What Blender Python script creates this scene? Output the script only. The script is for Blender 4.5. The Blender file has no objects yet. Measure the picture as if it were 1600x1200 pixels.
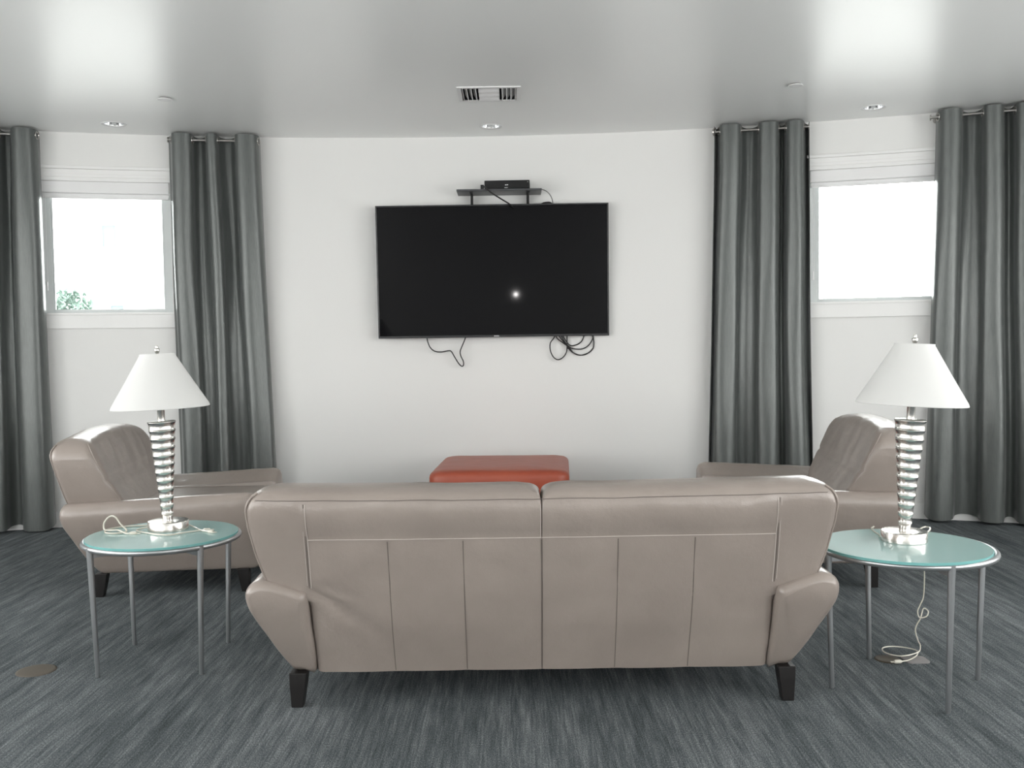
import bpy, bmesh, math, random
from mathutils import Vector, Matrix, noise

scene = bpy.context.scene
COL = scene.collection

# ------------------------------------------------------------------ camera, sky, daylight, exposure
CAM_H = 1.245
PITCH = math.atan(65 / 1500)
ROLL = math.atan(0.0145)
_fwd = Vector((0, math.cos(PITCH), -math.sin(PITCH)))
_r0 = Vector((1, 0, 0))
_u0 = _r0.cross(_fwd)
_r = _r0 * math.cos(ROLL) - _u0 * math.sin(ROLL)
_u = _u0 * math.cos(ROLL) + _r0 * math.sin(ROLL)
cam_data = bpy.data.cameras.new('camera')
cam_data.sensor_width = 36
cam_data.lens = 1500 / 1600 * 36
cam_data.clip_start = 0.02
cam = bpy.data.objects.new('camera', cam_data)
COL.objects.link(cam)
cam.matrix_world = Matrix(((_r.x, _u.x, -_fwd.x, 0), (_r.y, _u.y, -_fwd.y, 0), (_r.z, _u.z, -_fwd.z, CAM_H), (0, 0, 0, 1)))
scene.camera = cam

world = bpy.data.worlds.new('overcast_sky')
scene.world = world
world.use_nodes = True
wn = world.node_tree
wn.nodes['Background'].inputs['Color'].default_value = (1.0, 0.997, 0.98, 1)
# hazy sky, brighter on the side the windows beside the television face
_tc = wn.nodes.new('ShaderNodeTexCoord')
_sx = wn.nodes.new('ShaderNodeSeparateXYZ')
_mr = wn.nodes.new('ShaderNodeMapRange')
wn.links.new(_tc.outputs['Generated'], _sx.inputs[0])
wn.links.new(_sx.outputs['Y'], _mr.inputs['Value'])
for _k, _v in (('From Min', 0.2), ('From Max', 0.9), ('To Min', 7.2), ('To Max', 19.0)):
    _mr.inputs[_k].default_value = _v
wn.links.new(_mr.outputs[0], wn.nodes['Background'].inputs['Strength'])

scene.view_settings.view_transform = 'Standard'
scene.view_settings.look = 'None'
scene.view_settings.gamma = 1
scene.view_settings.use_curve_mapping = False
scene.view_settings.exposure = 0.0
scene.cycles.use_denoising = True
scene.cycles.max_bounces = 10
scene.cycles.diffuse_bounces = 6
scene.cycles.glossy_bounces = 5
scene.cycles.transparent_max_bounces = 12
scene.cycles.sample_clamp_indirect = 8

def portal(name, loc, direction, w, h):
    """sky portal filling one window opening (guides the daylight, gives no light itself)"""
    l = bpy.data.lights.new(name, 'AREA')
    l.shape = 'RECTANGLE'
    l.size, l.size_y = w, h
    l.cycles.is_portal = True
    o = bpy.data.objects.new(name, l)
    COL.objects.link(o)
    o.location = loc
    o.rotation_euler = Vector(direction).to_track_quat('-Z', 'Z').to_euler()
    return o

# unseen side windows, the forward pair added to brighten floor and ceiling: (wall side, y0, y1, z0, z1)
SIDE_X = 4.6
BACK_Y = -3.2
SIDE_WIN = [(q, a, b, .55, 2.35) for q in (-1, 1) for a, b in ((-2.8, -.7), (-.3, 1.8), (2.2, 4.2))]
ADDED_BACK_WIN = [(-4.35, -2.75, .55, 2.35), (2.45, 4.35, .55, 2.35)]  # unseen openings added to light the sofa's rear, front wall and chairs
for _s, _a, _b, _c, _d in SIDE_WIN:
    portal('side_window_daylight', (_s * (SIDE_X + .02), (_a + _b) / 2, (_c + _d) / 2), (-_s, 0, 0), _b - _a, _d - _c)

for _a, _b, _c, _d in ADDED_BACK_WIN:
    portal('added_back_window_daylight', ((_a + _b) / 2, BACK_Y - .02, (_c + _d) / 2), (0, 1, 0), _b - _a, _d - _c)

# curved front wall: circle centre and radius
CX, CY, R = -0.435, -3.367, 10.405
H = 2.74
def W(s, d=0.0, z=0.0):
    """point on the curved wall: s metres along it, d metres out into the room"""
    a = s / R
    return Vector((CX + (R - d) * math.sin(a), CY + (R - d) * math.cos(a), z))
def Wn(s):
    a = s / R
    return Vector((-math.sin(a), -math.cos(a), 0))
WIN = [(-2.83, -1.978), (2.548, 3.42)]          # window openings along the wall
WZ0, WZ1 = 1.49, 2.405
for _a, _b in WIN:
    _m = (_a + _b) / 2
    portal('front_window_daylight', W(_m, -.14, (WZ0 + WZ1) / 2), Wn(_m), _b - _a, WZ1 - WZ0)

# the camera's own flash
fl = bpy.data.lights.new('camera_flash', 'POINT')
fl.energy = 6.8
fl.shadow_soft_size = 0.018
fl.color = (1, 0.97, 0.95)
flo = bpy.data.objects.new('camera_flash', fl)
COL.objects.link(flo)
flo.location = (0.045, -0.005, CAM_H + 0.05)

# ------------------------------------------------------------------ materials
def mat(name, col=(.8, .8, .8), rough=.5, metal=0.0, spec=.5, **kw):
    m = bpy.data.materials.new(name)
    m.use_nodes = True
    b = m.node_tree.nodes['Principled BSDF']
    b.inputs['Base Color'].default_value = (*col, 1)
    b.inputs['Roughness'].default_value = rough
    b.inputs['Metallic'].default_value = metal
    b.inputs['Specular IOR Level'].default_value = spec
    for k, v in kw.items():
        b.inputs[k.replace('_', ' ')].default_value = v
    return m
def nodes(m):
    t = m.node_tree
    return t, t.nodes, t.links, t.nodes['Principled BSDF']
def add_noise(t, coord, scale, detail=3, rough=.5, vec_scale=None):
    n = t.nodes.new('ShaderNodeTexNoise')
    n.inputs['Scale'].default_value = scale
    n.inputs['Detail'].default_value = detail
    n.inputs['Roughness'].default_value = rough
    if vec_scale:
        mp = t.nodes.new('ShaderNodeMapping')
        mp.inputs['Scale'].default_value = vec_scale
        t.links.new(coord, mp.inputs['Vector'])
        coord = mp.outputs['Vector']
    t.links.new(coord, n.inputs['Vector'])
    return n
def objcoord(t):
    return t.nodes.new('ShaderNodeTexCoord').outputs['Object']
def ramp(t, fac, stops):
    r = t.nodes.new('ShaderNodeValToRGB')
    e = r.color_ramp.elements
    while len(e) < len(stops):
        e.new(.5)
    for k, (p, c) in enumerate(stops):
        e[k].position = p
        e[k].color = (*c, 1)
    t.links.new(fac, r.inputs['Fac'])
    return r
def bump(t, b, h, strength, dist=.01, prev=None):
    n = t.nodes.new('ShaderNodeBump')
    n.inputs['Strength'].default_value = strength
    n.inputs['Distance'].default_value = dist
    t.links.new(h, n.inputs['Height'])
    if prev:
        t.links.new(prev.outputs['Normal'], n.inputs['Normal'])
    t.links.new(n.outputs['Normal'], b.inputs['Normal'])
    return n

def paint(name, col, rough, spec=.5, tex=.15):
    m = mat(name, col, rough, 0, spec)
    t, N, L, b = nodes(m)
    n = add_noise(t, objcoord(t), 180, 3)
    bump(t, b, n.outputs['Fac'], tex, .002)
    return m
M_wall = paint('wall_paint', (.765, .765, .752), .55, .4)
M_ceiling = paint('ceiling_paint', (.89, .90, .89), .31, .8, .12)
M_trim = mat('white_trim_paint', (.82, .82, .81), .35)
M_blind = mat('white_blind_fabric', (.80, .80, .80), .7)
M_vinyl = mat('window_frame_vinyl', (.62, .65, .65), .4)

def carpet():
    m = mat('striated_carpet', (.08, .09, .1), .95, 0, .15)
    t, N, L, b = nodes(m)
    c = objcoord(t)
    n1 = add_noise(t, c, 1.0, 4, .62, (28, 1.8, 1))
    n2 = add_noise(t, c, 1.0, 3, .6, (150, 6.0, 1))
    n3 = add_noise(t, c, 1.0, 3, .5, (3.2, .55, 1))
    n4 = add_noise(t, c, 1.0, 2, .6, (430, 120, 1))
    def mix(a, bb, f):
        x = t.nodes.new('ShaderNodeMix'); x.data_type = 'FLOAT'
        x.inputs[0].default_value = f
        L.new(a, x.inputs[2]); L.new(bb, x.inputs[3])
        return x.outputs[0]
    f = mix(n1.outputs['Fac'], n2.outputs['Fac'], .5)
    f = mix(f, n3.outputs['Fac'], .22)
    f = mix(f, n4.outputs['Fac'], .42)
    r = ramp(t, f, [(.38, (.022, .028, .031)), (.47, (.064, .075, .080)), (.54, (.122, .135, .142)), (.64, (.28, .29, .30))])
    L.new(r.outputs['Color'], b.inputs['Base Color'])
    bump(t, b, f, .5, .004)
    return m
M_carpet = carpet()

def leather(name, c0, c1, rough):
    m = mat(name, c0, rough, 0, .62)
    t, N, L, b = nodes(m)
    c = objcoord(t)
    n0 = add_noise(t, c, 3.5, 4, .55)
    r = ramp(t, n0.outputs['Fac'], [(.35, c0), (.68, c1)])
    L.new(r.outputs['Color'], b.inputs['Base Color'])
    v = t.nodes.new('ShaderNodeTexVoronoi')
    v.inputs['Scale'].default_value = 330
    L.new(c, v.inputs['Vector'])
    n1 = add_noise(t, c, 9, 4, .55)
    p = bump(t, b, n1.outputs['Fac'], .35, .012)
    bump(t, b, v.outputs['Distance'], .14, .0015, p)
    return m
M_leather = leather('taupe_leather', (.255, .217, .194), (.292, .250, .223), .28)
M_red = leather('brick_red_leather', (.33, .062, .030), (.37, .075, .036), .42)
M_seam = mat('leather_seam', (.12, .10, .09), .6)
M_thread = mat('pale_thread', (.45, .40, .37), .7)
M_darkwood = mat('espresso_wood', (.009, .008, .008), .45, 0, .3)

def satin_cloth():
    m = mat('grey_satin_curtain', (.12, .13, .125), .36, .30, .6)
    t, N, L, b = nodes(m)
    b.inputs['Sheen Weight'].default_value = .25
    b.inputs['Sheen Roughness'].default_value = .4
    c = objcoord(t)
    n = add_noise(t, c, 1, 3, .6, (340, 340, 14))
    r = ramp(t, n.outputs['Fac'], [(.3, (.094, .103, .099)), (.7, (.128, .139, .134))])
    L.new(r.outputs['Color'], b.inputs['Base Color'])
    n2 = add_noise(t, c, 7, 3, .5)
    p = bump(t, b, n2.outputs['Fac'], .25, .01)
    bump(t, b, n.outputs['Fac'], .12, .002, p)
    return m
M_curtain = satin_cloth()
M_steel = mat('brushed_nickel', (.72, .70, .665), .22, 1)
def brushed(m):
    t, N, L, b = nodes(m)
    b.inputs['Anisotropic'].default_value = .5
    b.inputs['Anisotropic Rotation'].default_value = 0.0
    tg = N.new('ShaderNodeTangent'); tg.direction_type = 'RADIAL'; tg.axis = 'Z'
    L.new(tg.outputs[0], b.inputs['Tangent'])
    n = add_noise(t, objcoord(t), 1, 2, .5, (40, 40, 900))
    bump(t, b, n.outputs['Fac'], .06, .001)
brushed(M_steel)
M_chrome = mat('polished_reflector', (.75, .76, .77), .12, 1)
M_tubemetal = mat('satin_grey_metal', (.42, .43, .44), .34, .85)
M_rodmetal = mat('curtain_rod_nickel', (.5, .48, .46), .28, 1)
M_black = mat('black_plastic', (.010, .010, .011), .38)
M_blackmetal = mat('black_metal', (.012, .012, .013), .4)
M_cable = mat('black_cable_rubber', (.012, .012, .012), .5)
M_greycable = mat('grey_cable', (.09, .09, .09), .5)
M_shelf = mat('charcoal_shelf_laminate', (.055, .057, .062), .35)
M_clearcord = mat('clear_lamp_cord', (.55, .53, .46), .2, 0, .6)
M_white = mat('white_plastic', (.78, .78, .78), .4)
M_logo = mat('silver_lettering', (.75, .76, .78), .35)
M_tan = mat('tan_floor_cover', (.085, .073, .058), .8)
M_brass = mat('dark_brass', (.060, .050, .036), .45, .4)
M_greyplate = mat('grey_floor_plate', (.20, .19, .19), .5)
M_dark = mat('dark_void', (.03, .03, .035), .8)

def shade_mat():
    m = mat('white_lampshade_fabric', (.80, .80, .79), .75, 0, .3)
    t, N, L, b = nodes(m)
    tr = N.new('ShaderNodeBsdfTranslucent'); tr.inputs['Color'].default_value = (.85, .85, .83, 1)
    mx = N.new('ShaderNodeMixShader'); mx.inputs[0].default_value = .3
    L.new(b.outputs[0], mx.inputs[1]); L.new(tr.outputs[0], mx.inputs[2])
    L.new(mx.outputs[0], N['Material Output'].inputs['Surface'])
    n = add_noise(t, objcoord(t), 1, 2, .5, (500, 500, 500))
    bump(t, b, n.outputs['Fac'], .1, .001)
    return m
M_shade = shade_mat()

def frosted():
    m = mat('frosted_aqua_glass', (.40, .58, .56), .09, 0, .6)
    t, N, L, b = nodes(m)
    tr = N.new('ShaderNodeBsdfTransparent'); tr.inputs['Color'].default_value = (.72, .93, .90, 1)
    mx = N.new('ShaderNodeMixShader'); mx.inputs[0].default_value = .16
    L.new(b.outputs[0], mx.inputs[1]); L.new(tr.outputs[0], mx.inputs[2])
    L.new(mx.outputs[0], N['Material Output'].inputs['Surface'])
    return m
M_frost = frosted()
M_glassedge = mat('aqua_glass_edge', (.17, .40, .39), .15)

def pane_mat(name, tint=(1, 1, 1)):
    m = bpy.data.materials.new(name)
    m.use_nodes = True
    t = m.node_tree
    N, L = t.nodes, t.links
    N.remove(N['Principled BSDF'])
    tr = N.new('ShaderNodeBsdfTransparent'); tr.inputs['Color'].default_value = (*tint, 1)
    gl = N.new('ShaderNodeBsdfGlossy'); gl.inputs['Roughness'].default_value = .02
    fr = N.new('ShaderNodeFresnel'); fr.inputs['IOR'].default_value = 1.45
    mx = N.new('ShaderNodeMixShader')
    L.new(fr.outputs[0], mx.inputs[0]); L.new(tr.outputs[0], mx.inputs[1]); L.new(gl.outputs[0], mx.inputs[2])
    L.new(mx.outputs[0], N['Material Output'].inputs['Surface'])
    return m
M_pane = pane_mat('clear_pane', (.96, .98, .98))
M_screen = mat('tv_screen_glass', (.003, .003, .004), .05, 0, .13)
M_facade = paint('white_stucco', (.80, .80, .79), .8, .2)
M_outglass = mat('pale_blue_window', (.15, .20, .22), .1, 0, .5)
M_ground = mat('pale_concrete', (.45, .45, .44), .9)
M_leaf = mat('green_leaves', (.19, .27, .23), .7)
M_bark = mat('tree_bark', (.12, .09, .07), .9)

# ------------------------------------------------------------------ mesh helpers
class MB:
    """collects shapes into one mesh"""
    def __init__(s):
        s.v = []; s.f = []; s.mi = []; s.cur = 0
    def add(s, vs, fs):
        o = len(s.v)
        s.v += [Vector(p) for p in vs]
        s.f += [[i + o for i in f] for f in fs]
        s.mi += [s.cur] * len(fs)
        return s
    def box(s, a, b):
        x0, y0, z0 = a; x1, y1, z1 = b
        return s.add([(x0, y0, z0), (x1, y0, z0), (x1, y1, z0), (x0, y1, z0), (x0, y0, z1), (x1, y0, z1), (x1, y1, z1), (x0, y1, z1)],
                     [(0, 3, 2, 1), (4, 5, 6, 7), (0, 1, 5, 4), (1, 2, 6, 5), (2, 3, 7, 6), (3, 0, 4, 7)])
    def rings(s, rs, cap=True, closed=False):
        n = len(rs[0])
        vs = [p for r in rs for p in r]
        fs = []
        m = len(rs)
        for k in range(m if closed else m - 1):
            a, b = k * n, ((k + 1) % m) * n
            for i in range(n):
                j = (i + 1) % n
                fs.append((a + i, a + j, b + j, b + i))
        if cap and not closed:
            fs.append(tuple(range(n - 1, -1, -1)))
            fs.append(tuple((m - 1) * n + i for i in range(n)))
        return s.add(vs, fs)
    def lathe(s, prof, c=(0, 0, 0), n=32, cap=True):
        c = Vector(c)
        rs = [[c + Vector((r * math.cos(2 * math.pi * i / n), r * math.sin(2 * math.pi * i / n), z)) for i in range(n)] for r, z in prof]
        return s.rings(rs, cap)
    def tube(s, pts, r, n=8, cap=True, smooth=0, closed=False):
        pts = [Vector(p) for p in pts]
        if smooth:
            pts = spline(pts, smooth, closed)
        m = len(pts)
        rad = r if callable(r) else (lambda t: r)
        rs = []
        prev = None
        for k, p in enumerate(pts):
            if closed:
                d = pts[(k + 1) % m] - pts[k - 1]
            else:
                d = pts[min(k + 1, m - 1)] - pts[max(k - 1, 0)]
            d = d.normalized() if d.length > 1e-9 else Vector((0, 0, 1))
            if prev is None:
                a = d.orthogonal().normalized()
            else:
                a = (prev - d * prev.dot(d))
                a = a.normalized() if a.length > 1e-6 else d.orthogonal().normalized()
            prev = a
            b = d.cross(a)
            q = rad(k / max(1, m - 1))
            rs.append([p + (a * math.cos(2 * math.pi * i / n) + b * math.sin(2 * math.pi * i / n)) * q for i in range(n)])
        return s.rings(rs, cap, closed)
    def wallbox(s, s0, s1, z0, z1, d0, d1, n=6):
        """box that follows the curved wall"""
        rs = []
        for k in range(n + 1):
            q = s0 + (s1 - s0) * k / n
            rs.append([W(q, d0, z0), W(q, d1, z0), W(q, d1, z1), W(q, d0, z1)])
        return s.rings(rs)
    def xf(s, M):
        s.v = [M @ p for p in s.v]
        return s
    def build(s, name, mats, parent=None, smooth=True, bevel=0, seg=2, angle=40, sub=0):
        me = bpy.data.meshes.new(name)
        me.from_pydata([tuple(p) for p in s.v], [], s.f)
        if not isinstance(mats, (list, tuple)):
            mats = [mats]
        for q in mats:
            me.materials.append(q)
        bm = bmesh.new(); bm.from_mesh(me)
        bmesh.ops.recalc_face_normals(bm, faces=bm.faces)
        bm.to_mesh(me); bm.free()
        for p, i in zip(me.polygons, s.mi):
            p.material_index = i
        if smooth:
            me.polygons.foreach_set('use_smooth', [True] * len(me.polygons))
            me.set_sharp_from_angle(angle=math.radians(angle))
        o = bpy.data.objects.new(name, me)
        COL.objects.link(o)
        if parent:
            o.parent = parent
        if bevel:
            b = o.modifiers.new('bevel', 'BEVEL')
            b.width = bevel; b.segments = seg; b.limit_method = 'ANGLE'; b.angle_limit = math.radians(35)
            b.harden_normals = False
        if sub:
            q = o.modifiers.new('sub', 'SUBSURF'); q.levels = sub; q.render_levels = sub
        return o
def spline(p, n, closed=False):
    out = []
    m = len(p)
    for k in range(m if closed else m - 1):
        if closed:
            a, b, c, d = p[k - 1], p[k], p[(k + 1) % m], p[(k + 2) % m]
        else:
            a, b, c, d = p[max(k - 1, 0)], p[k], p[k + 1], p[min(k + 2, m - 1)]
        for i in range(n):
            t = i / n
            out.append(.5 * ((2 * b) + (c - a) * t + (2 * a - 5 * b + 4 * c - d) * t * t + (3 * b - a - 3 * c + d) * t ** 3))
    if not closed:
        out.append(p[-1])
    return out
def lerp_tab(tab, z):
    """smooth interpolation in a table [(z, v0, v1 ...)]"""
    if z <= tab[0][0]:
        return tab[0][1:]
    for a, b in zip(tab, tab[1:]):
        if z <= b[0]:
            t = (z - a[0]) / (b[0] - a[0])
            return tuple(p + (q - p) * t for p, q in zip(a[1:], b[1:]))
    return tab[-1][1:]
def thing(name, label, cat, loc=(0, 0, 0), rz=0, group=None):
    o = bpy.data.objects.new(name, None)
    o.empty_display_size = .1
    COL.objects.link(o)
    o.location = loc
    o.rotation_euler = (0, 0, rz)
    return tag(o, label, cat, group)
def tag(o, label, cat, group=None):
    o['label'] = label; o['category'] = cat
    if group:
        o['group'] = group
    return o
def struct(o):
    o['kind'] = 'structure'
    return o
def empty(name, parent=None):
    o = bpy.data.objects.new(name, None)
    COL.objects.link(o)
    o.parent = parent
    return o
def dup(root, loc, rz, label, group=None):
    r = root.copy(); COL.objects.link(r)
    r.location = loc; r.rotation_euler = (0, 0, rz); r['label'] = label
    if group:
        r['group'] = group
    for ch in list(root.children):
        c = ch.copy(); COL.objects.link(c); c.parent = r
        for g in list(ch.children):
            d = g.copy(); COL.objects.link(d); d.parent = c
    return r

# ------------------------------------------------------------------ setting
S_END = R * math.asin((SIDE_X - CX) / R)
S_BEG = -R * math.asin((SIDE_X + CX) / R)
YL, YR = W(S_BEG).y, W(S_END).y

o = MB().add([(-5.2, BACK_Y - .2, 0), (5.2, BACK_Y - .2, 0), (5.2, 7.4, 0), (-5.2, 7.4, 0)], [(0, 1, 2, 3)]).build('floor', M_carpet, smooth=False)
struct(o)

# ceiling with holes for the recessed fittings
DOWNLIGHTS = [(-2.634, 6.484), (-0.12, 6.715), (2.382, 6.327)]
VENT = (-0.30, 0.075, 5.675, 6.01)
def ceiling():
    bm = bmesh.new()
    def loop(ps):
        v = [bm.verts.new((x, y, H)) for x, y in ps]
        return [bm.edges.new((v[i], v[(i + 1) % len(v)])) for i in range(len(v))]
    e = loop([(-5.2, BACK_Y - .2), (5.2, BACK_Y - .2), (5.2, 7.4), (-5.2, 7.4)])
    for x, y in DOWNLIGHTS:
        e += loop([(x + .066 * math.cos(k * math.pi / 16), y + .066 * math.sin(k * math.pi / 16)) for k in range(32)])
    x0, x1, y0, y1 = VENT
    g = .02
    e += loop([(x0 + g, y0 + g), (x1 - g, y0 + g), (x1 - g, y1 - g), (x0 + g, y1 - g)])
    bmesh.ops.triangle_fill(bm, edges=e, use_beauty=True, use_dissolve=False)
    for f in bm.faces:
        if f.normal.z > 0:
            f.normal_flip()
    me = bpy.data.meshes.new('ceiling'); bm.to_mesh(me); bm.free()
    me.materials.append(M_ceiling)
    ob = bpy.data.objects.new('ceiling', me); COL.objects.link(ob)
    struct(ob)
    # deck above, so that no sky enters through the fittings
    struct(MB().box((-5.2, BACK_Y - .2, H + .22), (5.2, 7.4, H + .3)).build('ceiling_deck', M_dark, smooth=False))
ceiling()

def front_wall():
    TH = .14
    sx = sorted(set([S_BEG, S_END] + [x for w in WIN for x in w]))
    fine = []
    for a, b in zip(sx, sx[1:]):
        n = max(2, int((b - a) / .12))
        fine += [a + (b - a) * k / n for k in range(n)]
    fine.append(S_END)
    zs = [0, WZ0, WZ1, H + .22]
    mb = MB()
    def hole(a, b, k):
        return k == 1 and any(w[0] - 1e-6 <= a and b <= w[1] + 1e-6 for w in WIN)
    for a, b in zip(fine, fine[1:]):
        for k in range(3):
            if hole(a, b, k):
                continue
            z0, z1 = zs[k], zs[k + 1]
            for d in (0, -TH):
                mb.add([W(a, d, z0), W(b, d, z0), W(b, d, z1), W(a, d, z1)], [(0, 1, 2, 3)])
    for w in WIN:
        n = 6
        for k in range(n):
            a = w[0] + (w[1] - w[0]) * k / n; b = w[0] + (w[1] - w[0]) * (k + 1) / n
            for z in (WZ0, WZ1):
                mb.add([W(a, 0, z), W(b, 0, z), W(b, -TH, z), W(a, -TH, z)], [(0, 1, 2, 3)])
        for s_ in w:
            mb.add([W(s_, 0, WZ0), W(s_, -TH, WZ0), W(s_, -TH, WZ1), W(s_, 0, WZ1)], [(0, 1, 2, 3)])
    me = bpy.data.meshes.new('wall_front')
    me.from_pydata([tuple(p) for p in mb.v], [], mb.f)
    bm = bmesh.new(); bm.from_mesh(me)
    bmesh.ops.remove_doubles(bm, verts=bm.verts, dist=1e-5)
    bmesh.ops.recalc_face_normals(bm, faces=bm.faces)
    bm.to_mesh(me); bm.free()
    me.materials.append(M_wall)
    me.polygons.foreach_set('use_smooth', [True] * len(me.polygons))
    me.set_sharp_from_angle(angle=math.radians(30))
    ob = bpy.data.objects.new('wall_front', me); COL.objects.link(ob)
    struct(ob)
front_wall()

def side_wall(name, sgn, yend):
    mb = MB()
    wins = [w for w in SIDE_WIN if w[0] == sgn]
    ys = [BACK_Y - .1] + [y for w in wins for y in (w[1], w[2])] + [yend + .05]
    x0, x1 = sgn * SIDE_X, sgn * (SIDE_X + .14)
    for k, (a, b) in enumerate(zip(ys, ys[1:])):
        if k % 2 == 0:
            mb.box((min(x0, x1), a, 0), (max(x0, x1), b, H + .22))
        else:
            w = wins[k // 2]
            mb.box((min(x0, x1), a, 0), (max(x0, x1), b, w[3]))
            mb.box((min(x0, x1), a, w[4]), (max(x0, x1), b, H + .22))
    struct(mb.build(name, M_wall, smooth=False))
side_wall('wall_left', -1, YL)
side_wall('wall_right', 1, YR)
mb = MB()
xs = [-SIDE_X - .1] + [v for w in ADDED_BACK_WIN for v in w[:2]] + [SIDE_X + .1]
for k, (a, b) in enumerate(zip(xs, xs[1:])):
    if k % 2 == 0:
        mb.box((a, BACK_Y - .14, 0), (b, BACK_Y, H + .22))
    else:
        w = ADDED_BACK_WIN[k // 2]
        mb.box((a, BACK_Y - .14, 0), (b, BACK_Y, w[2])); mb.box((a, BACK_Y - .14, w[3]), (b, BACK_Y, H + .22))
struct(mb.build('wall_back', M_wall, smooth=False))

mb = MB()
mb.wallbox(S_BEG, S_END, 0, .095, 0, .013, 70)
mb.wallbox(S_BEG, S_END, .095, .108, 0, .008, 70)
struct(mb.build('baseboard_front', M_trim, smooth=False))

# windows with casing, frame, pane and sill
for k, (a, b) in enumerate(WIN):
    w = struct(empty('window_%d' % (k + 1)))
    cw = .075
    mb = MB()
    mb.wallbox(a - cw, b + cw, WZ1, WZ1 + .082, 0, .018)
    mb.wallbox(a - cw, b + cw, WZ1 + .026, WZ1 + .05, .018, .023)
    mb.wallbox(a - cw - .012, b + cw + .012, WZ1 + .082, WZ1 + .102, 0, .034)
    mb.wallbox(a - cw, a, WZ0 - .005, WZ1, 0, .018, 2)
    mb.wallbox(b, b + cw, WZ0 - .005, WZ1, 0, .018, 2)
    mb.build('casing', M_trim, w, smooth=False, bevel=.002)
    mb = MB()
    mb.wallbox(a - cw - .01, b + cw + .01, WZ0 - .105, WZ0 - .006, 0, .018)
    mb.wallbox(a - cw - .01, b + cw + .01, WZ0 - .012, WZ0 + .004, -.05, .026)
    mb.build('sill', M_trim, w, smooth=False, bevel=.002)
    fw, fb = .056, .03
    mb = MB()
    d0, d1 = -.085, -.045
    mb.wallbox(a + .004, a + fw, WZ0 + .004, WZ1, d0, d1, 2)
    mb.wallbox(b - fw, b - .004, WZ0 + .004, WZ1, d0, d1, 2)
    mb.wallbox(a + fw, b - fw, WZ0 + .004, WZ0 + fb, d0, d1)
    mb.wallbox(a + fw, b - fw, WZ1 - fw, WZ1, d0, d1)
    mb.wallbox(a + fw, a + fw + .012, WZ0 + fb, WZ1 - fw, d0 + .008, d1 - .01, 1)
    mb.wallbox(b - fw - .012, b - fw, WZ0 + fb, WZ1 - fw, d0 + .008, d1 - .01, 1)
    mb.build('window_frame', M_vinyl, w, smooth=False, bevel=.002)
    mb = MB(); mb.wallbox(a + fw - .005, b - fw + .005, WZ0 + fb - .005, WZ1 - fw + .005, -.068, -.064)
    mb.build('pane', M_pane, w, smooth=False)
    # roller blind pulled right up
    side = ('left', 'right')[k]
    rb = thing('roller_blind', ('white roller blind rolled up over the window with bush outside', 'white roller blind rolled up over the plain white window')[k], 'blind', W((a + b) / 2, 0, WZ1))
    inv = Matrix.Translation(rb.location).inverted()
    mb = MB(); mb.wallbox(a + .004, b - .004, WZ1 - .082, WZ1 - .0005, -.04, .016); mb.xf(inv); mb.build('cassette', M_blind, rb, bevel=.006, seg=3)
    mb = MB(); mb.wallbox(a + .012, b - .012, WZ1 - .105, WZ1 - .08, -.020, -.016); mb.xf(inv); mb.build('fabric', M_blind, rb, smooth=False)
    mb = MB(); mb.wallbox(a + .012, b - .012, WZ1 - .116, WZ1 - .1, -.026, -.010); mb.xf(inv); mb.build('bottom_rail', M_blind, rb, bevel=.003)
    mb = MB()
    cs = a + .02
    mb.tube([W(cs, -.006, WZ1 - .05), W(cs, -.006, WZ0 + .22), W(cs + .006, -.006, WZ0 + .20), W(cs + .012, -.006, WZ0 + .22), W(cs + .012, -.006, WZ1 - .05)], .0016, 6)
    mb.box(W(cs + .006, -.006, WZ0 + .16) - Vector((.006, .004, 0)), W(cs + .006, -.006, WZ0 + .22) + Vector((.006, .004, 0)))
    mb.xf(inv); mb.build('pull_cord', M_white, rb)

# ------------------------------------------------------------------ outside the windows
struct(MB().add([(-60, 7.6, -.3), (60, 7.6, -.3), (60, 90, -.3), (-60, 90, -.3)], [(0, 1, 2, 3)]).build('ground_outside', M_ground, smooth=False))
bd = thing('building', 'white stucco building across the street outside the window', 'building', (-9.5, 21, -.3))
mb = MB(); mb.box((-6, 0, 0), (4.2, 8, 7.4)); mb.box((-6.1, -.15, 7.2), (4.3, 8.1, 7.5)); mb.build('wall', M_facade, bd, smooth=False)
def out_window(x, z, w, h):
    fr = MB()
    fr.box((x - w / 2 - .06, -.05, z - .06), (x + w / 2 + .06, .03, z)); fr.box((x - w / 2 - .06, -.05, z + h), (x + w / 2 + .06, .03, z + h + .06))
    fr.box((x - w / 2 - .06, -.05, z), (x - w / 2, .03, z + h)); fr.box((x + w / 2, -.05, z), (x + w / 2 + .06, .03, z + h))
    f = fr.build('window', M_facade, bd, smooth=False)
    MB().box((x - w / 2, -.02, z), (x + w / 2, -.01, z + h)).build('pane', M_outglass, f, smooth=False)
out_window(.80, 3.75, .30, .46)
out_window(.93, 2.30, .28, .17)
out_window(-2.2, 3.6, .6, .8)
out_window(-2.2, 1.2, .6, .9)

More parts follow.
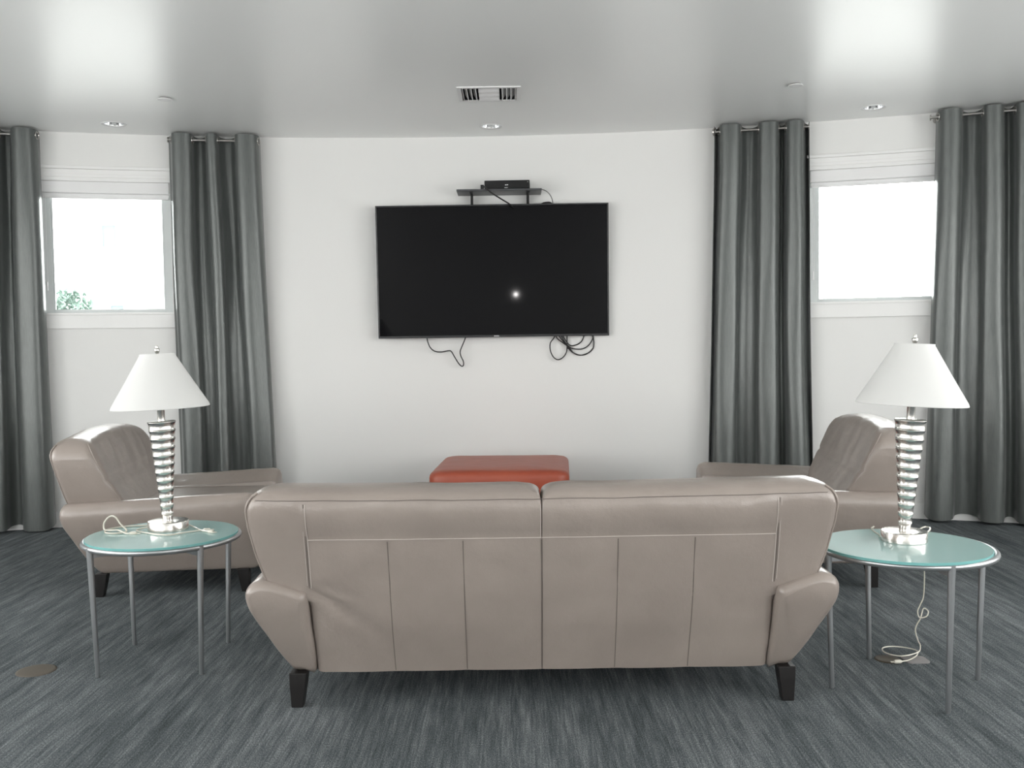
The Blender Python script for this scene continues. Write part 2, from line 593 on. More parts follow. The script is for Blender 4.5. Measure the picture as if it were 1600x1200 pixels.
tr = thing('tree', 'pale green leafy tree outside the window in front of white building', 'tree', (-6.45, 14, -.3))
rnd = random.Random(4)
mb = MB()
for k in range(900):
    while True:
        p = Vector((rnd.uniform(-1, 1), rnd.uniform(-1, 1), rnd.uniform(-1, 1)))
        if p.length < 1 and p.length > .35:
            break
    c = Vector((p.x * .40, p.y * .40, 1.98 + p.z * .46))
    q = Matrix.Rotation(rnd.uniform(0, 6.28), 3, 'Z') @ Matrix.Rotation(rnd.uniform(-1.2, 1.2), 3, 'X')
    L_ = rnd.uniform(.05, .09)
    mb.add([c + q @ Vector(v) for v in ((0, -L_, 0), (L_ * .4, 0, .01), (0, L_, 0), (-L_ * .4, 0, .01))], [(0, 1, 2, 3)])
mb.build('crown', M_leaf, tr, smooth=False)
mb = MB(); mb.tube([(0, 0, 0), (.03, 0, .9), (0, .02, 1.8)], lambda t: .06 - .03 * t, 10)
mb.tube([(.02, 0, 1.3), (.18, 0, 1.8)], .02, 6); mb.tube([(.02, 0, 1.4), (-.16, .1, 1.9)], .02, 6); mb.build('trunk', M_bark, tr)

# ------------------------------------------------------------------ ceiling fittings
def downlight(x, y, label):
    t = thing('recessed_downlight', label, 'ceiling light', (x, y, H), 0, 'recessed downlights')
    MB().lathe([(.0635, .004), (.0635, -.001), (.074, -.005), (.080, -.0035), (.081, 0), (.0665, .0005)], n=40, cap=False).build('trim_ring', M_white, t)
    MB().lathe([(.0640, -.001), (.060, .03), (.050, .08), (.044, .12), (.0, .125)], n=40, cap=False).build('reflector', M_chrome, t)
    MB().lathe([(.0, .020), (.022, .022), (.033, .034), (.034, .045), (.024, .085), (.016, .11), (.016, .124)], n=24, cap=False).build('bulb', M_white, t)
downlight(*DOWNLIGHTS[0], 'chrome recessed downlight in ceiling above the window with bush outside')
downlight(*DOWNLIGHTS[1], 'chrome recessed downlight in ceiling above the television')
downlight(*DOWNLIGHTS[2], 'chrome recessed downlight in ceiling above the plain white window')
for (x, y), lb in zip([(-2.06, 5.83), (1.695, 5.72)], ['white sprinkler cover disc in ceiling left of the air vent', 'white sprinkler cover disc in ceiling right of the air vent']):
    t = thing('sprinkler_cover', lb, 'sprinkler', (x, y, H), 0, 'ceiling sprinkler covers')
    MB().lathe([(.0, -.012), (.040, -.012), (.042, -.010), (.042, -.008), (.0, -.008)], n=32, cap=False).build('cover_plate', M_white, t)
    MB().lathe([(.030, -.008), (.030, .0)], n=32, cap=False).build('collar', M_greyplate, t)

x0, x1, y0, y1 = VENT
vt = thing('ceiling_vent', 'white three way air vent in the ceiling', 'vent', ((x0 + x1) / 2, (y0 + y1) / 2, H))
hw, hd = (x1 - x0) / 2, (y1 - y0) / 2
mb = MB()
g = .024
mb.box((-hw, -hd, -.006), (hw, -hd + g, .002)); mb.box((-hw, hd - g, -.006), (hw, hd, .002))
mb.box((-hw, -hd + g, -.006), (-hw + g, hd - g, .002)); mb.box((hw - g, -hd + g, -.006), (hw, hd - g, .002))
mb.build('frame', M_white, vt, smooth=False, bevel=.0015)
mb = MB()
mb.box((-hw + .01, -hd + .01, .07), (hw - .01, hd - .01, .075))
for q in (-1, 1):
    mb.box((q * (hw - .012) - .002, -hd + .01, .002), (q * (hw - .012) + .002, hd - .01, .07))
    mb.box((-hw + .01, q * (hd - .012) - .002, .002), (hw - .01, q * (hd - .012) + .002, .07))
mb.build('duct_box', M_dark, vt, smooth=False)
cwid = .062
for k in range(3):      # curved blades across the middle
    yy = -hd + g + .02 + k * .095
    rs = []
    prof = [(0, .04), (.010, .022), (.026, .006), (.046, -.004), (.068, -.008)]
    mb = MB()
    mb.rings([[(x, yy + p, z), (x, yy + p + .002, z + .002)] for x in (-cwid, cwid) for p, z in ([(0, 0)])], cap=False) if False else None
    vs = []; fs = []
    for i, (p, z) in enumerate(prof):
        vs += [(-cwid, yy + p, z), (cwid, yy + p, z), (-cwid, yy + p + .001, z + .002), (cwid, yy + p + .001, z + .002)]
    for i in range(len(prof) - 1):
        a = 4 * i
        fs += [(a, a + 1, a + 5, a + 4), (a + 2, a + 6, a + 7, a + 3), (a, a + 4, a + 6, a + 2), (a + 1, a + 3, a + 7, a + 5)]
    mb.add(vs, fs).build('blade', M_white, vt)
for q in (-1, 1):
    for k in range(4):
        xx = q * (cwid + .014 + k * .026)
        mb = MB()
        mb.add([(xx, -hd + g, -.006), (xx + q * .022, -hd + g, .03), (xx + q * .022, hd - g, .03), (xx, hd - g, -.006),
                (xx + .002, -hd + g, -.006), (xx + q * .022 + .002, -hd + g, .03), (xx + q * .022 + .002, hd - g, .03), (xx + .002, hd - g, -.006)],
               [(0, 1, 2, 3), (4, 7, 6, 5), (0, 4, 5, 1), (3, 2, 6, 7), (0, 3, 7, 4), (1, 5, 6, 2)])
        mb.build('blade', M_white, vt, smooth=False)

# ------------------------------------------------------------------ curtains and rods
ZR = 2.690         # rod height
CURT = {
 'A': ([(-3.611, .06), (-3.574, .13), (-3.508, .145), (-3.444, .13), (-3.426, .07), (-3.388, .05), (-3.351, .07), (-3.332, .13), (-3.275, .145), (-3.206, .13), (-3.191, .07), (-3.152, .05), (-3.117, .07), (-3.098, .13), (-3.079, .145), (-3.059, .13), (-3.044, .07), (-3.012, .045), (-2.985, .06), (-2.969, .12), (-2.934, .145), (-2.87, .145), (-2.84, .13), (-2.820, .1), (-2.815, .06)], -3.778, -2.795),
 'B': ([(-1.969, .06), (-1.948, .085), (-1.926, .135), (-1.87, .145), (-1.814, .13), (-1.797, .07), (-1.757, .05), (-1.718, .07), (-1.701, .13), (-1.67, .145), (-1.639, .13), (-1.622, .07), (-1.569, .045), (-1.516, .07), (-1.499, .13), (-1.437, .145), (-1.374, .135), (-1.352, .1), (-1.348, .06)], -1.945, -1.283),
 'C': ([(1.9, .1), (1.918, .06), (1.935, .09), (1.953, .135), (2.014, .145), (2.071, .13), (2.093, .07), (2.145, .045), (2.197, .07), (2.215, .13), (2.275, .145), (2.327, .13), (2.344, .07), (2.365, .05), (2.383, .07), (2.4, .13), (2.451, .145), (2.493, .13), (2.515, .07), (2.54, .05), (2.544, .09)], 1.841, 2.567),
 'D': ([(3.359, .06), (3.371, .11), (3.395, .135), (3.441, .145), (3.496, .13), (3.519, .07), (3.572, .045), (3.626, .07), (3.645, .13), (3.694, .145), (3.743, .13), (3.762, .07), (3.791, .05), (3.818, .07), (3.836, .13), (3.892, .145), (3.947, .13), (3.968, .07), (4.005, .05), (4.041, .07), (4.055, .13), (4.106, .145), (4.163, .13), (4.184, .07)], 3.295, 4.295),
}
def curtain(key, label, rod_s, rod_label, seed):
    prof, b0, b1 = CURT[key]
    t0, t1 = prof[0][0], prof[-1][0]
    base = W((t0 + t1) / 2, .1, 0)
    ct = thing('curtain', label, 'curtain', base, 0, 'grey grommet curtains')
    inv = Matrix.Translation(base).inverted()
    zt, zb = 2.728, .028
    n = 5
    P = spline([Vector((s, d, 0)) for s, d in prof], n)
    NZ = 48
    rows = []
    TH = .0035
    for j in range(NZ + 1):
        h = j / NZ                      # 0 top, 1 bottom
        z = zt + (zb - zt) * h
        g = h ** 1.15
        row = []
        for i, p in enumerate(P):
            f = i / (len(P) - 1)
            lin = b0 + (b1 - b0) * (p.x - t0) / (t1 - t0)
            s = p.x + (lin - p.x) * g
            w1 = noise.noise(Vector((p.x * 3.1 + seed, z * .55, 1.7)))
            w2 = noise.noise(Vector((p.x * 9 + seed, z * .8, 4.1)))
            edge = min(1, min(f, 1 - f) * 10)
            s += (w1 * .030 + w2 * .008) * min(1, h * 3.0) * (.25 + .75 * edge)
            dd = (p.y - .1) * (1.55 if p.y < .1 else 1.35)
            amp = 1.0 - .35 * math.exp(-((h - .55) / .3) ** 2)
            d = .1 + dd * amp + (w2 * .020 + w1 * .012) * min(1, h * 4)
            d = max(.022, d)
            zz = z
            if j == NZ:
                zz = zb + .012 * noise.noise(Vector((p.x * 7, seed, 0))) - .010 * (d - .1) / .05
            if j == 0:
                zz = z - .006 * max(0, (.1 - d) / .05)
            row.append((s, d, zz))
        rows.append(row)
    mb = MB()
    vs = []; fs = []
    m = len(P)
    for row in rows:
        vs += [W(s, d, z) for s, d, z in row]
    # back face offset along the normal for real cloth thickness
    grid = [vs[k * m:(k + 1) * m] for k in range(NZ + 1)]
    back = []
    for j in range(NZ + 1):
        for i in range(m):
            dx = grid[j][min(i + 1, m - 1)] - grid[j][max(i - 1, 0)]
            dz = grid[min(j + 1, NZ)][i] - grid[max(j - 1, 0)][i]
            nn = dx.cross(dz)
            nn = nn.normalized() if nn.length > 1e-9 else Vector((0, 1, 0))
            back.append(grid[j][i] - nn * TH)
    nv = len(vs)
    for j in range(NZ):
        for i in range(m - 1):
            a = j * m + i
            fs.append((a, a + 1, a + m + 1, a + m))
            fs.append((nv + a, nv + a + m, nv + a + m + 1, nv + a + 1))
    for i in range(m - 1):
        for j in (0, NZ):
            a = j * m + i
            fs.append((a, a + 1, nv + a + 1, nv + a))
    for j in range(NZ):
        for i in (0, m - 1):
            a = j * m + i
            fs.append((a, a + m, nv + a + m, nv + a))
    mb.add(vs + back, fs).xf(inv).build('panel', M_curtain, ct, angle=80)
    # grommets where the cloth crosses the rod
    for i in range(1, m - 1):
        p, q = P[i - 1], P[i]
        if (p.y - .098) * (q.y - .098) < 0:
            c = W((p.x + q.x) / 2, .098, ZR)
            e = MB()
            tang = (W(q.x, q.y, 0) - W(p.x, p.y, 0)).normalized()
            nrm = tang.cross(Vector((0, 0, 1)))
            for sg in (1, -1):
                pts = [c + nrm * sg * .003 + (tang * math.cos(a) + Vector((0, 0, 1)) * math.sin(a)) * .024 for a in [2 * math.pi * k / 20 for k in range(20)]]
                e.tube(pts, .0045, 6, closed=True)
            e.xf(inv).build('grommet', M_rodmetal, ct)
    # rod
    s0, s1 = rod_s
    base = W((s0 + s1) / 2, .098, ZR)
    rd = thing('curtain_rod', rod_label, 'curtain rod', base, 0, 'short curtain rods')
    inv = Matrix.Translation(base).inverted()
    a, b = W(s0, .098, ZR), W(s1, .098, ZR)
    ax = (b - a).normalized()
    MB().tube([a, b], .0085, 14).xf(inv).build('pole', M_rodmetal, rd)
    for e, sg in ((a, -1), (b, 1)):
        MB().tube([e, e + ax * sg * .004, e + ax * sg * .005, e + ax * sg * .012, e + ax * sg * .0125], lambda t: (.0085 if t < .3 else (.019 if t < .9 else .017)), 18).xf(inv).build('finial', M_rodmetal, rd)
        s_ = (s0 + .035) if sg < 0 else (s1 - .035)
        k = MB(); k.tube([W(s_, 0.0, ZR), W(s_, .098, ZR)], .005, 8); k.tube([W(s_, 0.0, ZR), W(s_, .006, ZR)], .022, 16)
        k.xf(inv).build('bracket', M_rodmetal, rd)
curtain('A', 'grey satin curtain at the frame edge beside the window with bush outside', (-3.73, -2.835), 'nickel rod holding the curtain at the frame edge beside the bush window', 1.3)
curtain('B', 'grey satin curtain between the window with bush outside and the television', (-1.958, -1.365), 'nickel rod holding the curtain between bush window and television', 7.9)
curtain('C', 'grey satin curtain between the television and the plain white window', (1.918, 2.530), 'nickel rod holding the curtain between television and plain white window', 3.4)
curtain('D', 'grey satin curtain behind the lamp standing nearest the frame edge', (3.325, 4.25), 'nickel rod with round end cap beside plain white window', 5.2)

# ------------------------------------------------------------------ seating
def rrect(x0, x1, y0, y1, r, nx, ny, nc=5, rl=None):
    """rounded rectangle ring, counter-clockwise, with subdivided sides"""
    r = min(r, (x1 - x0) / 2.02, (y1 - y0) / 2.02)
    rl = r if rl is None else min(rl, (x1 - x0) / 2.02, (y1 - y0) / 2.02)
    p = []
    def seg(a, b, n):
        for k in range(n):
            t = k / n
            p.append((a[0] + (b[0] - a[0]) * t, a[1] + (b[1] - a[1]) * t))
    def arc(cx, cy, a0, r):
        for k in range(nc):
            a = a0 + (math.pi / 2) * k / nc
            p.append((cx + r * math.cos(a), cy + r * math.sin(a)))
    seg((x0 + rl, y0), (x1 - r, y0), nx); arc(x1 - r, y0 + r, -math.pi / 2, r)
    seg((x1, y0 + r), (x1, y1 - r), ny); arc(x1 - r, y1 - r, 0, r)
    seg((x1 - r, y1), (x0 + rl, y1), nx); arc(x0 + rl, y1 - rl, math.pi / 2, rl)
    seg((x0, y1 - rl), (x0, y0 + rl), ny); arc(x0 + rl, y0 + rl, math.pi, rl)
    return p

#            z     rear   front
BACK_Y_TAB = [(.116, .150, .40), (.30, .072, .38), (.42, .034, .335), (.50, .015, .285), (.60, -.012, .235), (.70, -.038, .188), (.725, -.042, .176), (.75, -.040, .160), (.768, -.026, .142), (.780, .002, .120), (.787, .034, .092)]
ZB = .116
def seating(name, hw, nback, seams, label, cat, crown, dents, drop, rise):
    t = thing(name, label, cat)
    gap = .0006
    BX = [(ZB, hw - .205), (.40 - drop * .7, hw - .205), (.455 - drop * .8, hw - .07), (.50, hw - .050), (.55, hw - .036), (.65, hw - .018), (.71, hw - .014), (.735, hw - .020), (.755, hw - .034), (.772, hw - .056), (.787, hw - .10)]
    zs = [ZB + (.70 - ZB) * k / 28 for k in range(29)] + [.71, .72, .73, .74, .748, .756, .763, .769, .775, .780, .784, .787]
    def shape(x, y, z):
        """padding, dents and wrinkles of the back: a nominal point -> the real surface"""
        yr, yf = lerp_tab(BACK_Y_TAB, z)
        p = Vector((x, y, z))
        rear = max(0, min(1, 1 - (y - yr) / .09))
        if rear > 0:
            inside = [(a, b) for a, b in zip(seams, seams[1:]) if a <= x <= b]
            puff = 0
            if inside:
                a, b = inside[0]
                if z < .60:
                    puff = math.sin(math.pi * (x - a) / (b - a)) ** .6 * .006 * min(1, (.61 - z) / .05)
                elif z < .745:
                    u = (z - .615) / .13
                    puff = .008 * math.sin(math.pi * max(0, min(1, u))) * (1 + .8 * noise.noise(Vector((x * 3, 0, 5))))
            p.y -= puff * rear
            for dx, dz, ang, ln, wd, dp in dents:
                u = (x - dx) * math.cos(ang) + (z - dz) * math.sin(ang)
                v = -(x - dx) * math.sin(ang) + (z - dz) * math.cos(ang)
                if 0 < u < ln:
                    p.y += dp * math.exp(-(v / (wd * (1 + 3 * u))) ** 2) * (1 - u / ln) * rear
        wv = noise.noise(Vector((x * 5 + hw * 9, y * 7, z * 6))) * .004 + noise.noise(Vector((x * 16, y * 16 + hw, z * 9))) * .0018
        topw = max(0, min(1, (z - .70) / .05))
        wv += topw * noise.noise(Vector((x * 24 + 3, y * 4, hw))) * .0035
        if nback == 1 and y > (yr + yf) / 2:    # creased seat side of the armchair back
            wv += .006 * noise.noise(Vector((x * 9, 1.3, z * 5 + x * 6))) - .010 * math.exp(-((z - .60) / .012) ** 2)
        p.y += wv * (-1 if y < (yr + yf) / 2 else 1)
        c = max(0, 1 - (x / hw) ** 2)
        p.z += crown * c * max(0, (z - .5) / .287) ** 1.5 + topw * noise.noise(Vector((x * 7, 2.2, hw * 3))) * .004
        return p
    for q in range(nback):
        rings = []
        for z in zs:
            yr, yf = lerp_tab(BACK_Y_TAB, z)
            B = lerp_tab(BX, z)[0]
            rad = lerp_tab([(ZB, .03), (.69, .035), (.75, .045), (.787, .05)], z)[0]
            rin = lerp_tab([(ZB, .002), (.70, .003), (.745, .012), (.787, .04)], z)[0]
            if nback == 2:
                inn = lerp_tab([(ZB, gap), (.735, gap), (.752, .003), (.765, .008), (.775, .018), (.782, .03), (.787, .06)], z)[0]
                rg = rrect(-B, -inn, yr, yf, rin, 44, 5, 5, rad) if q == 0 else rrect(inn, B, yr, yf, rad, 44, 5, 5, rin)
            else:
                rg = rrect(-B, B, yr, yf, rad, 40, 5)
            rings.append([shape(x, y, z) for x, y in rg])
        MB().rings(rings).build('backrest', M_leather, t, angle=60)
    # seat cushions
    ns = nback
    for q in range(ns):
        w = (hw - .215) * 2 / ns
        x0 = -(hw - .215) + q * w + .003
        x1 = x0 + w - .006
        rings = []
        for z, ins in [(.285, .02), (.295, .006), (.31, 0), (.40, 0), (.42, .005), (.435, .014), (.445, .03), (.449, .06)]:
            rings.append([Vector((x, y, z + (.012 * noise.noise(Vector((x * 4, y * 4, 3))) if z > .41 else 0))) for x, y in rrect(x0 + ins, x1 - ins, .20 + ins, .925 - ins, .05, 14, 14)])
        MB().rings(rings).build('seat_cushion', M_leather, t, angle=60)
    mb = MB(); mb.rings([[Vector((x, y, z)) for x, y in rrect(-(hw - .215) + i_, hw - .215 - i_, .16 + i_, .89 - i_, .03, 6, 4)] for z, i_ in ((.112, .008), (.120, 0), (.29, 0), (.295, .005))])
    mb.build('seat_frame', M_leather, t)
    # arms: bulging outline swept front to back
    out = [(.752, .118), (.752, .30), (.752, .433), (.775, .450), (.815, .468), (.862, .484), (.905, .489), (.935, .480), (.952, .458), (.957, .428), (.950, .390), (.934, .340), (.908, .275), (.876, .206), (.836, .132), (.820, .117), (.79, .115)]
    if nback == 1:      # flatter inward slope on top of the armchair's arms
        out = [(x, .490 - (.905 - x) * .43 if z > .42 and x < .9 else z) for x, z in out]
    out = [(x - .957 + hw, z - drop * max(0, min(1, (z - .27) / .15))) for x, z in out]
    pl = spline([Vector((x, 0, z)) for x, z in out], 3, True)
    # keep the inner edge straight
    cxm = sum(p.x for p in pl) / len(pl); czm = sum(p.z for p in pl) / len(pl)
    def yrear(z):
        return lerp_tab([(.116, .150), (.20, .098), (.30, .045), (.37, .014), (.43, .0), (.50, .004)], z)[0]
    st = [(0, .030), (.004, .018), (.012, .007), (.026, .0)]
    st = [(d, i) for d, i in st] + [(.026 + (.94 - .07) * k / 14, 0) for k in range(1, 14)]
    stations = st + [(.94 - .05, .0), (.94 - .025, .006), (.94 - .010, .018), (.94, .042)]
    for sgn in (-1, 1):
        rings = []
        for d, ins in stations:
            ring = []
            for p in pl:
                v = Vector((p.x - cxm, p.z - czm))
                L_ = v.length
                k = max(.1, (L_ - ins) / L_)
                x, z = cxm + v.x * k, czm + v.y * k
                yr = yrear(z)
                tt = d / .94
                y = yr * (1 - tt) + d
                if z > .35:
                    z += rise * tt * min(1, (z - .35) / .1)
                w = noise.noise(Vector((x * 6 + sgn * 3, y * 6, z * 6))) * .003 + noise.noise(Vector((x * 3, y * 22, z * 3 + sgn))) * .0014
                ring.append(Vector((sgn * (x + w), y, z + w)))
            rings.append(ring)
        MB().rings(rings).build('armrest', M_leather, t, angle=65)
    # legs
    for sx in (-1, 1):
        for y0, dy in ((.157, -.012), (.85, .012)):
            cx_ = hw - .140
            rs = []
            for z, h_, k in ((.119, .030, 0), (.08, .0275, .35), (.0, .020, 1)):
                c = (sx * (cx_ - .004 + .004 * k), y0 + dy * k)
                rs.append([Vector((c[0] + a * h_, c[1] + b * h_, z)) for a, b in ((-1, -1), (1, -1), (1, 1), (-1, 1))])
            MB().rings(rs).build('leg', M_darkwood, t, smooth=False, bevel=.003)
    # piping along the edges of the back, and the stitched seams
    for sgn in (-1, 1):
        for front in (0, 1):
            pts = []
            for k in range(22):
                z = .47 + (.768 - .47) * k / 21
                yr, yf = lerp_tab(BACK_Y_TAB, z); B = lerp_tab(BX, z)[0]
                y = (yf - .0095) if front else (yr + .0095)
                pts.append(shape(sgn * (B - .0095), y, z))
            MB().tube(pts, .0036, 8).build('piping', M_leather, t)
    if seams:
        st_ = MB(); sm = MB()
        def rear_pt(x, z, off=.0012):
            return shape(x, lerp_tab(BACK_Y_TAB, z)[0], z) - Vector((0, off, 0))
        e0, e1 = seams[0], seams[-1]
        for x in (e0, e1):
            sg = -1 if x < 0 else 1
            st_.tube([rear_pt(x, .44 + .295 * k / 30) for k in range(31)], .0013, 6)
            st_.tube([rear_pt(x + sg * .012, .45 + .285 * k / 30) for k in range(31)], .0010, 6)
            sm.tube([rear_pt(x + sg * .006, .44 + .295 * k / 30) for k in range(31)], .0013, 6)
        st_.tube([rear_pt(e0 + (e1 - e0) * k / 120, .610) for k in range(121)], .0014, 6)
        for x in seams[1:-1]:
            sm.tube([rear_pt(x, ZB + .004 + (.602 - ZB - .004) * k / 34) for k in range(35)], .0014, 6)
        sm.tube([rear_pt(-hw + .06 + (2 * hw - .12) * k / 140, .747) for k in range(141)], .0011, 6)
        st_.tube([rear_pt(-.004, .612 + .12 * k / 14) for k in range(15)], .0010, 6)
        st_.build('stitching', M_thread, t)
        sm.build('seam', M_seam, t)
    return t

SEAMS = [-.765, -.505, -.258, -.0004, .250, .502, .765]
sofa = seating('sofa', .985, 2, SEAMS, 'taupe leather two seat sofa seen from behind with stitched panels', 'sofa', -.011,
               [(-.765, .43, -.62, .30, .012, .014), (-.755, .455, -.30, .22, .012, .008), (-.715, .44, -1.0, .25, .012, .006)], .022, .026)
sofa.location = (.090, 3.125, 0)
chair = seating('armchair', .52, 1, [], 'taupe leather armchair behind the lamp with coiled cord on its table', 'armchair', .042, [], .004, .036)
chair['group'] = 'taupe leather armchairs'
chair.location = (-2.266, 5.137, 0)
chair.rotation_euler = (0, 0, math.radians(-84))
dup(chair, (1.973, 5.109, 0), math.radians(84), 'taupe leather armchair behind the lamp with its cord hanging to the floor', 'taupe leather armchairs')

# ottoman
ot = thing('ottoman', 'square brick red leather ottoman behind the sofa under the television', 'ottoman', (-.068, 6.21, .012), math.radians(-3))
rings = []
for z, i_ in [(.10, .012), (.112, 0), (.30, 0), (.345, .002)]:
    rings.append([Vector((x, y, z)) for x, y in rrect(-.415 + i_, .415 - i_, -.43 + i_, .43 - i_, .05, 10, 10)])
MB().rings(rings).build('base', M_red, ot)
rings = []
for z, i_ in [(.340, .015), (.346, .004), (.36, 0), (.41, 0), (.428, .004), (.440, .012), (.449, .026), (.455, .05), (.459, .10), (.462, .20), (.463, .30)]:
    rings.append([Vector((x, y, z + .002 * noise.noise(Vector((x * 5, y * 5, 0))))) for x, y in rrect(-.43 + i_, .43 - i_, -.435 + i_, .435 - i_, max(.02, .07 - i_ * .1), 12, 12)])
MB().rings(rings).build('cushion', M_red, ot)
MB().tube([Vector((x, y, .343)) for x, y in rrect(-.428, .428, -.433, .433, .06, 4, 4)], .005, 8, closed=True).build('piping', M_red, ot)
for sx in (-1, 1):
    for sy in (-1, 1):
        MB().rings([[Vector((sx * .35 + a * h_, sy * .36 + b * h_, z)) for a, b in ((-1, -1), (1, -1), (1, 1), (-1, 1))] for z, h_ in ((.105, .028), (-.012, .019))]).build('leg', M_darkwood, ot, smooth=False, bevel=.003)

# ------------------------------------------------------------------ side tables and lamps
def side_table(loc, angs, label, glass_off):
    t = thing('side_table', label, 'side table', loc, 0, 'round glass side tables')
    rr = .291
    ztop = .490
    pts = [(rr * math.cos(2 * math.pi * k / 64), rr * math.sin(2 * math.pi * k / 64), ztop) for k in range(64)]
    MB().tube(pts, .0115, 12, closed=True).build('rim', M_tubemetal, t)
    for a in angs:
        c = Vector((math.cos(a), math.sin(a), 0))
        mb = MB()
        mb.tube([c * rr + Vector((0, 0, ztop + .006)), c * (rr - .002) + Vector((0, 0, ztop - .05)), c * (rr - .008) + Vector((0, 0, .25)), c * (rr - .016) + Vector((0, 0, .004)), c * (rr - .016)],
                lambda q: .0135 - .0065 * q, 14)
        mb.build('leg', M_tubemetal, t)
    for k in range(2):
        a, b = angs[k], angs[k + 2]
        p, q = Vector((math.cos(a), math.sin(a), 0)) * (rr - .01), Vector((math.cos(b), math.sin(b), 0)) * (rr - .01)
        d = (q - p).normalized(); n_ = Vector((-d.y, d.x, 0)) * .004
        z0, z1 = ztop - .034 - .0005 * k, ztop - .002 - .0005 * k
        mb = MB()
        mb.add([p - n_ + Vector((0, 0, z0)), q - n_ + Vector((0, 0, z0)), q + n_ + Vector((0, 0, z0)), p + n_ + Vector((0, 0, z0)),
                p - n_ + Vector((0, 0, z1)), q - n_ + Vector((0, 0, z1)), q + n_ + Vector((0, 0, z1)), p + n_ + Vector((0, 0, z1))],
               [(0, 3, 2, 1), (4, 5, 6, 7), (0, 1, 5, 4), (1, 2, 6, 5), (2, 3, 7, 6), (3, 0, 4, 7)])
        mb.build('crossbar', M_tubemetal, t, smooth=False)
    gx, gy = glass_off
    mb = MB()
    gr = .288
    mb.lathe([(0, .4985), (gr - .002, .4985)], (gx, gy, 0), 72, cap=False)
    mb.lathe([(gr - .002, .5085), (0, .5085)], (gx, gy, 0), 72, cap=False)
    mb.cur = 1
    mb.lathe([(gr - .002, .4985), (gr, .4995), (gr, .5075), (gr - .002, .5085)], (gx, gy, 0), 72, cap=False)
    mb.build('glass_top', [M_frost, M_glassedge], t, angle=30)
    return t
TL = (-1.398, 3.79, 0)
TR = (1.397, 3.395, 0)
A4 = lambda a: [math.radians(a + 90 * k) for k in range(4)]
side_table(TL, A4(-133), 'round aqua glass side table holding a lamp and a coiled cord on top', (.006, -.014))
side_table(TR, A4(-84), 'round aqua glass side table with a lamp cord coiled on carpet beneath', (-.016, -.018))

def lamp(loc, lean, label, shade_extra=0):
    t = thing('table_lamp', label, 'lamp', loc, 0, 'ribbed nickel table lamps')
    MB().lathe([(0, 0), (.078, 0), (.0795, .0015), (.0795, .0355), (.0785, .037), (.0765, .0378), (.03, .038), (0, .038)], n=64).build('base', M_steel, t, angle=35)
    lm = Matrix.Rotation(lean, 4, 'Y')
    prof = [(0, .030), (.0215, .030)]
    n = 12
    z0, z1 = .034, .438
    for k in range(n):
        za = z0 + (z1 - z0) * k / n; zb = z0 + (z1 - z0) * (k + 1) / n
        ra = .0195 + (.0535 - .0195) * (k / n) ** 1.0
        rb = .0195 + (.0535 - .0195) * ((k + 1) / n) ** 1.0
        hh = zb - za
        prof += [(ra + .0014, za), (ra + .0006, za + hh * .22), (ra + .0004, za + hh * .45), (ra + .0010, za + hh * .68), (rb + .0002, za + hh * .85), (rb + .0020, zb - hh * .07), (rb + .0023, zb - hh * .04), (rb + .0018, zb - hh * .01)]
    prof += [(.052, z1 + .003), (.014, z1 + .004), (0, z1 + .004)]
    MB().lathe(prof, n=56).xf(lm).build('column', M_steel, t, angle=50)
    MB().lathe([(.0, .44), (.0145, .44), (.0145, .497), (.020, .505), (.0205, .512), (.015, .517), (.006, .519), (.006, .70), (0, .70)], n=28).xf(lm).build('neck', M_steel, t, angle=35)
    sm_ = Matrix.Rotation(lean + shade_extra, 4, 'Y')
    mb = MB()
    zb, zt = .494, .712
    mb.lathe([(.1885, zb), (.190, zb + .002), (.1865, zb + .012), (.1285, (zb + zt) / 2), (.0685, zt - .006), (.068, zt), (.065, zt), (.0655, zt - .006), (.1265, (zb + zt) / 2), (.1845, zb + .012), (.187, zb)], n=72, cap=False)
    mb.rings([[(r * math.cos(2 * math.pi * i / 72), r * math.sin(2 * math.pi * i / 72), zb) for i in range(72)] for r in (.187, .1885)], cap=False)
    sh = mb.xf(sm_).build('shade', M_shade, t, angle=40)
    mb = MB()
    for k in range(3):
        a = 2 * math.pi * k / 3 + .4
        mb.tube([(0, 0, zt - .008), (.0665 * math.cos(a), .0665 * math.sin(a), zt - .008)], .0016, 6)
    mb.xf(sm_).build('spider', M_steel, sh)
    MB().lathe([(0, zt - .012), (.007, zt - .012), (.007, zt + .004), (.010, zt + .008), (.0105, zt + .018), (.008, zt + .022), (.0055, zt + .023), (.006, zt + .028), (.004, zt + .033), (0, zt + .034)], n=24).xf(sm_).build('finial', M_steel, t, angle=40)
    return t
ZG = .5085
LL = Vector((-1.400, 3.860, ZG)); LR = Vector((1.408, 3.440, ZG))
lamp_l = lamp(LL, math.radians(-1.9), 'ribbed nickel table lamp leaning outward, coiled cord lying beside its base')
lamp_r = lamp(LR, math.radians(2.9), 'ribbed nickel table lamp whose cord hangs behind the glass table')

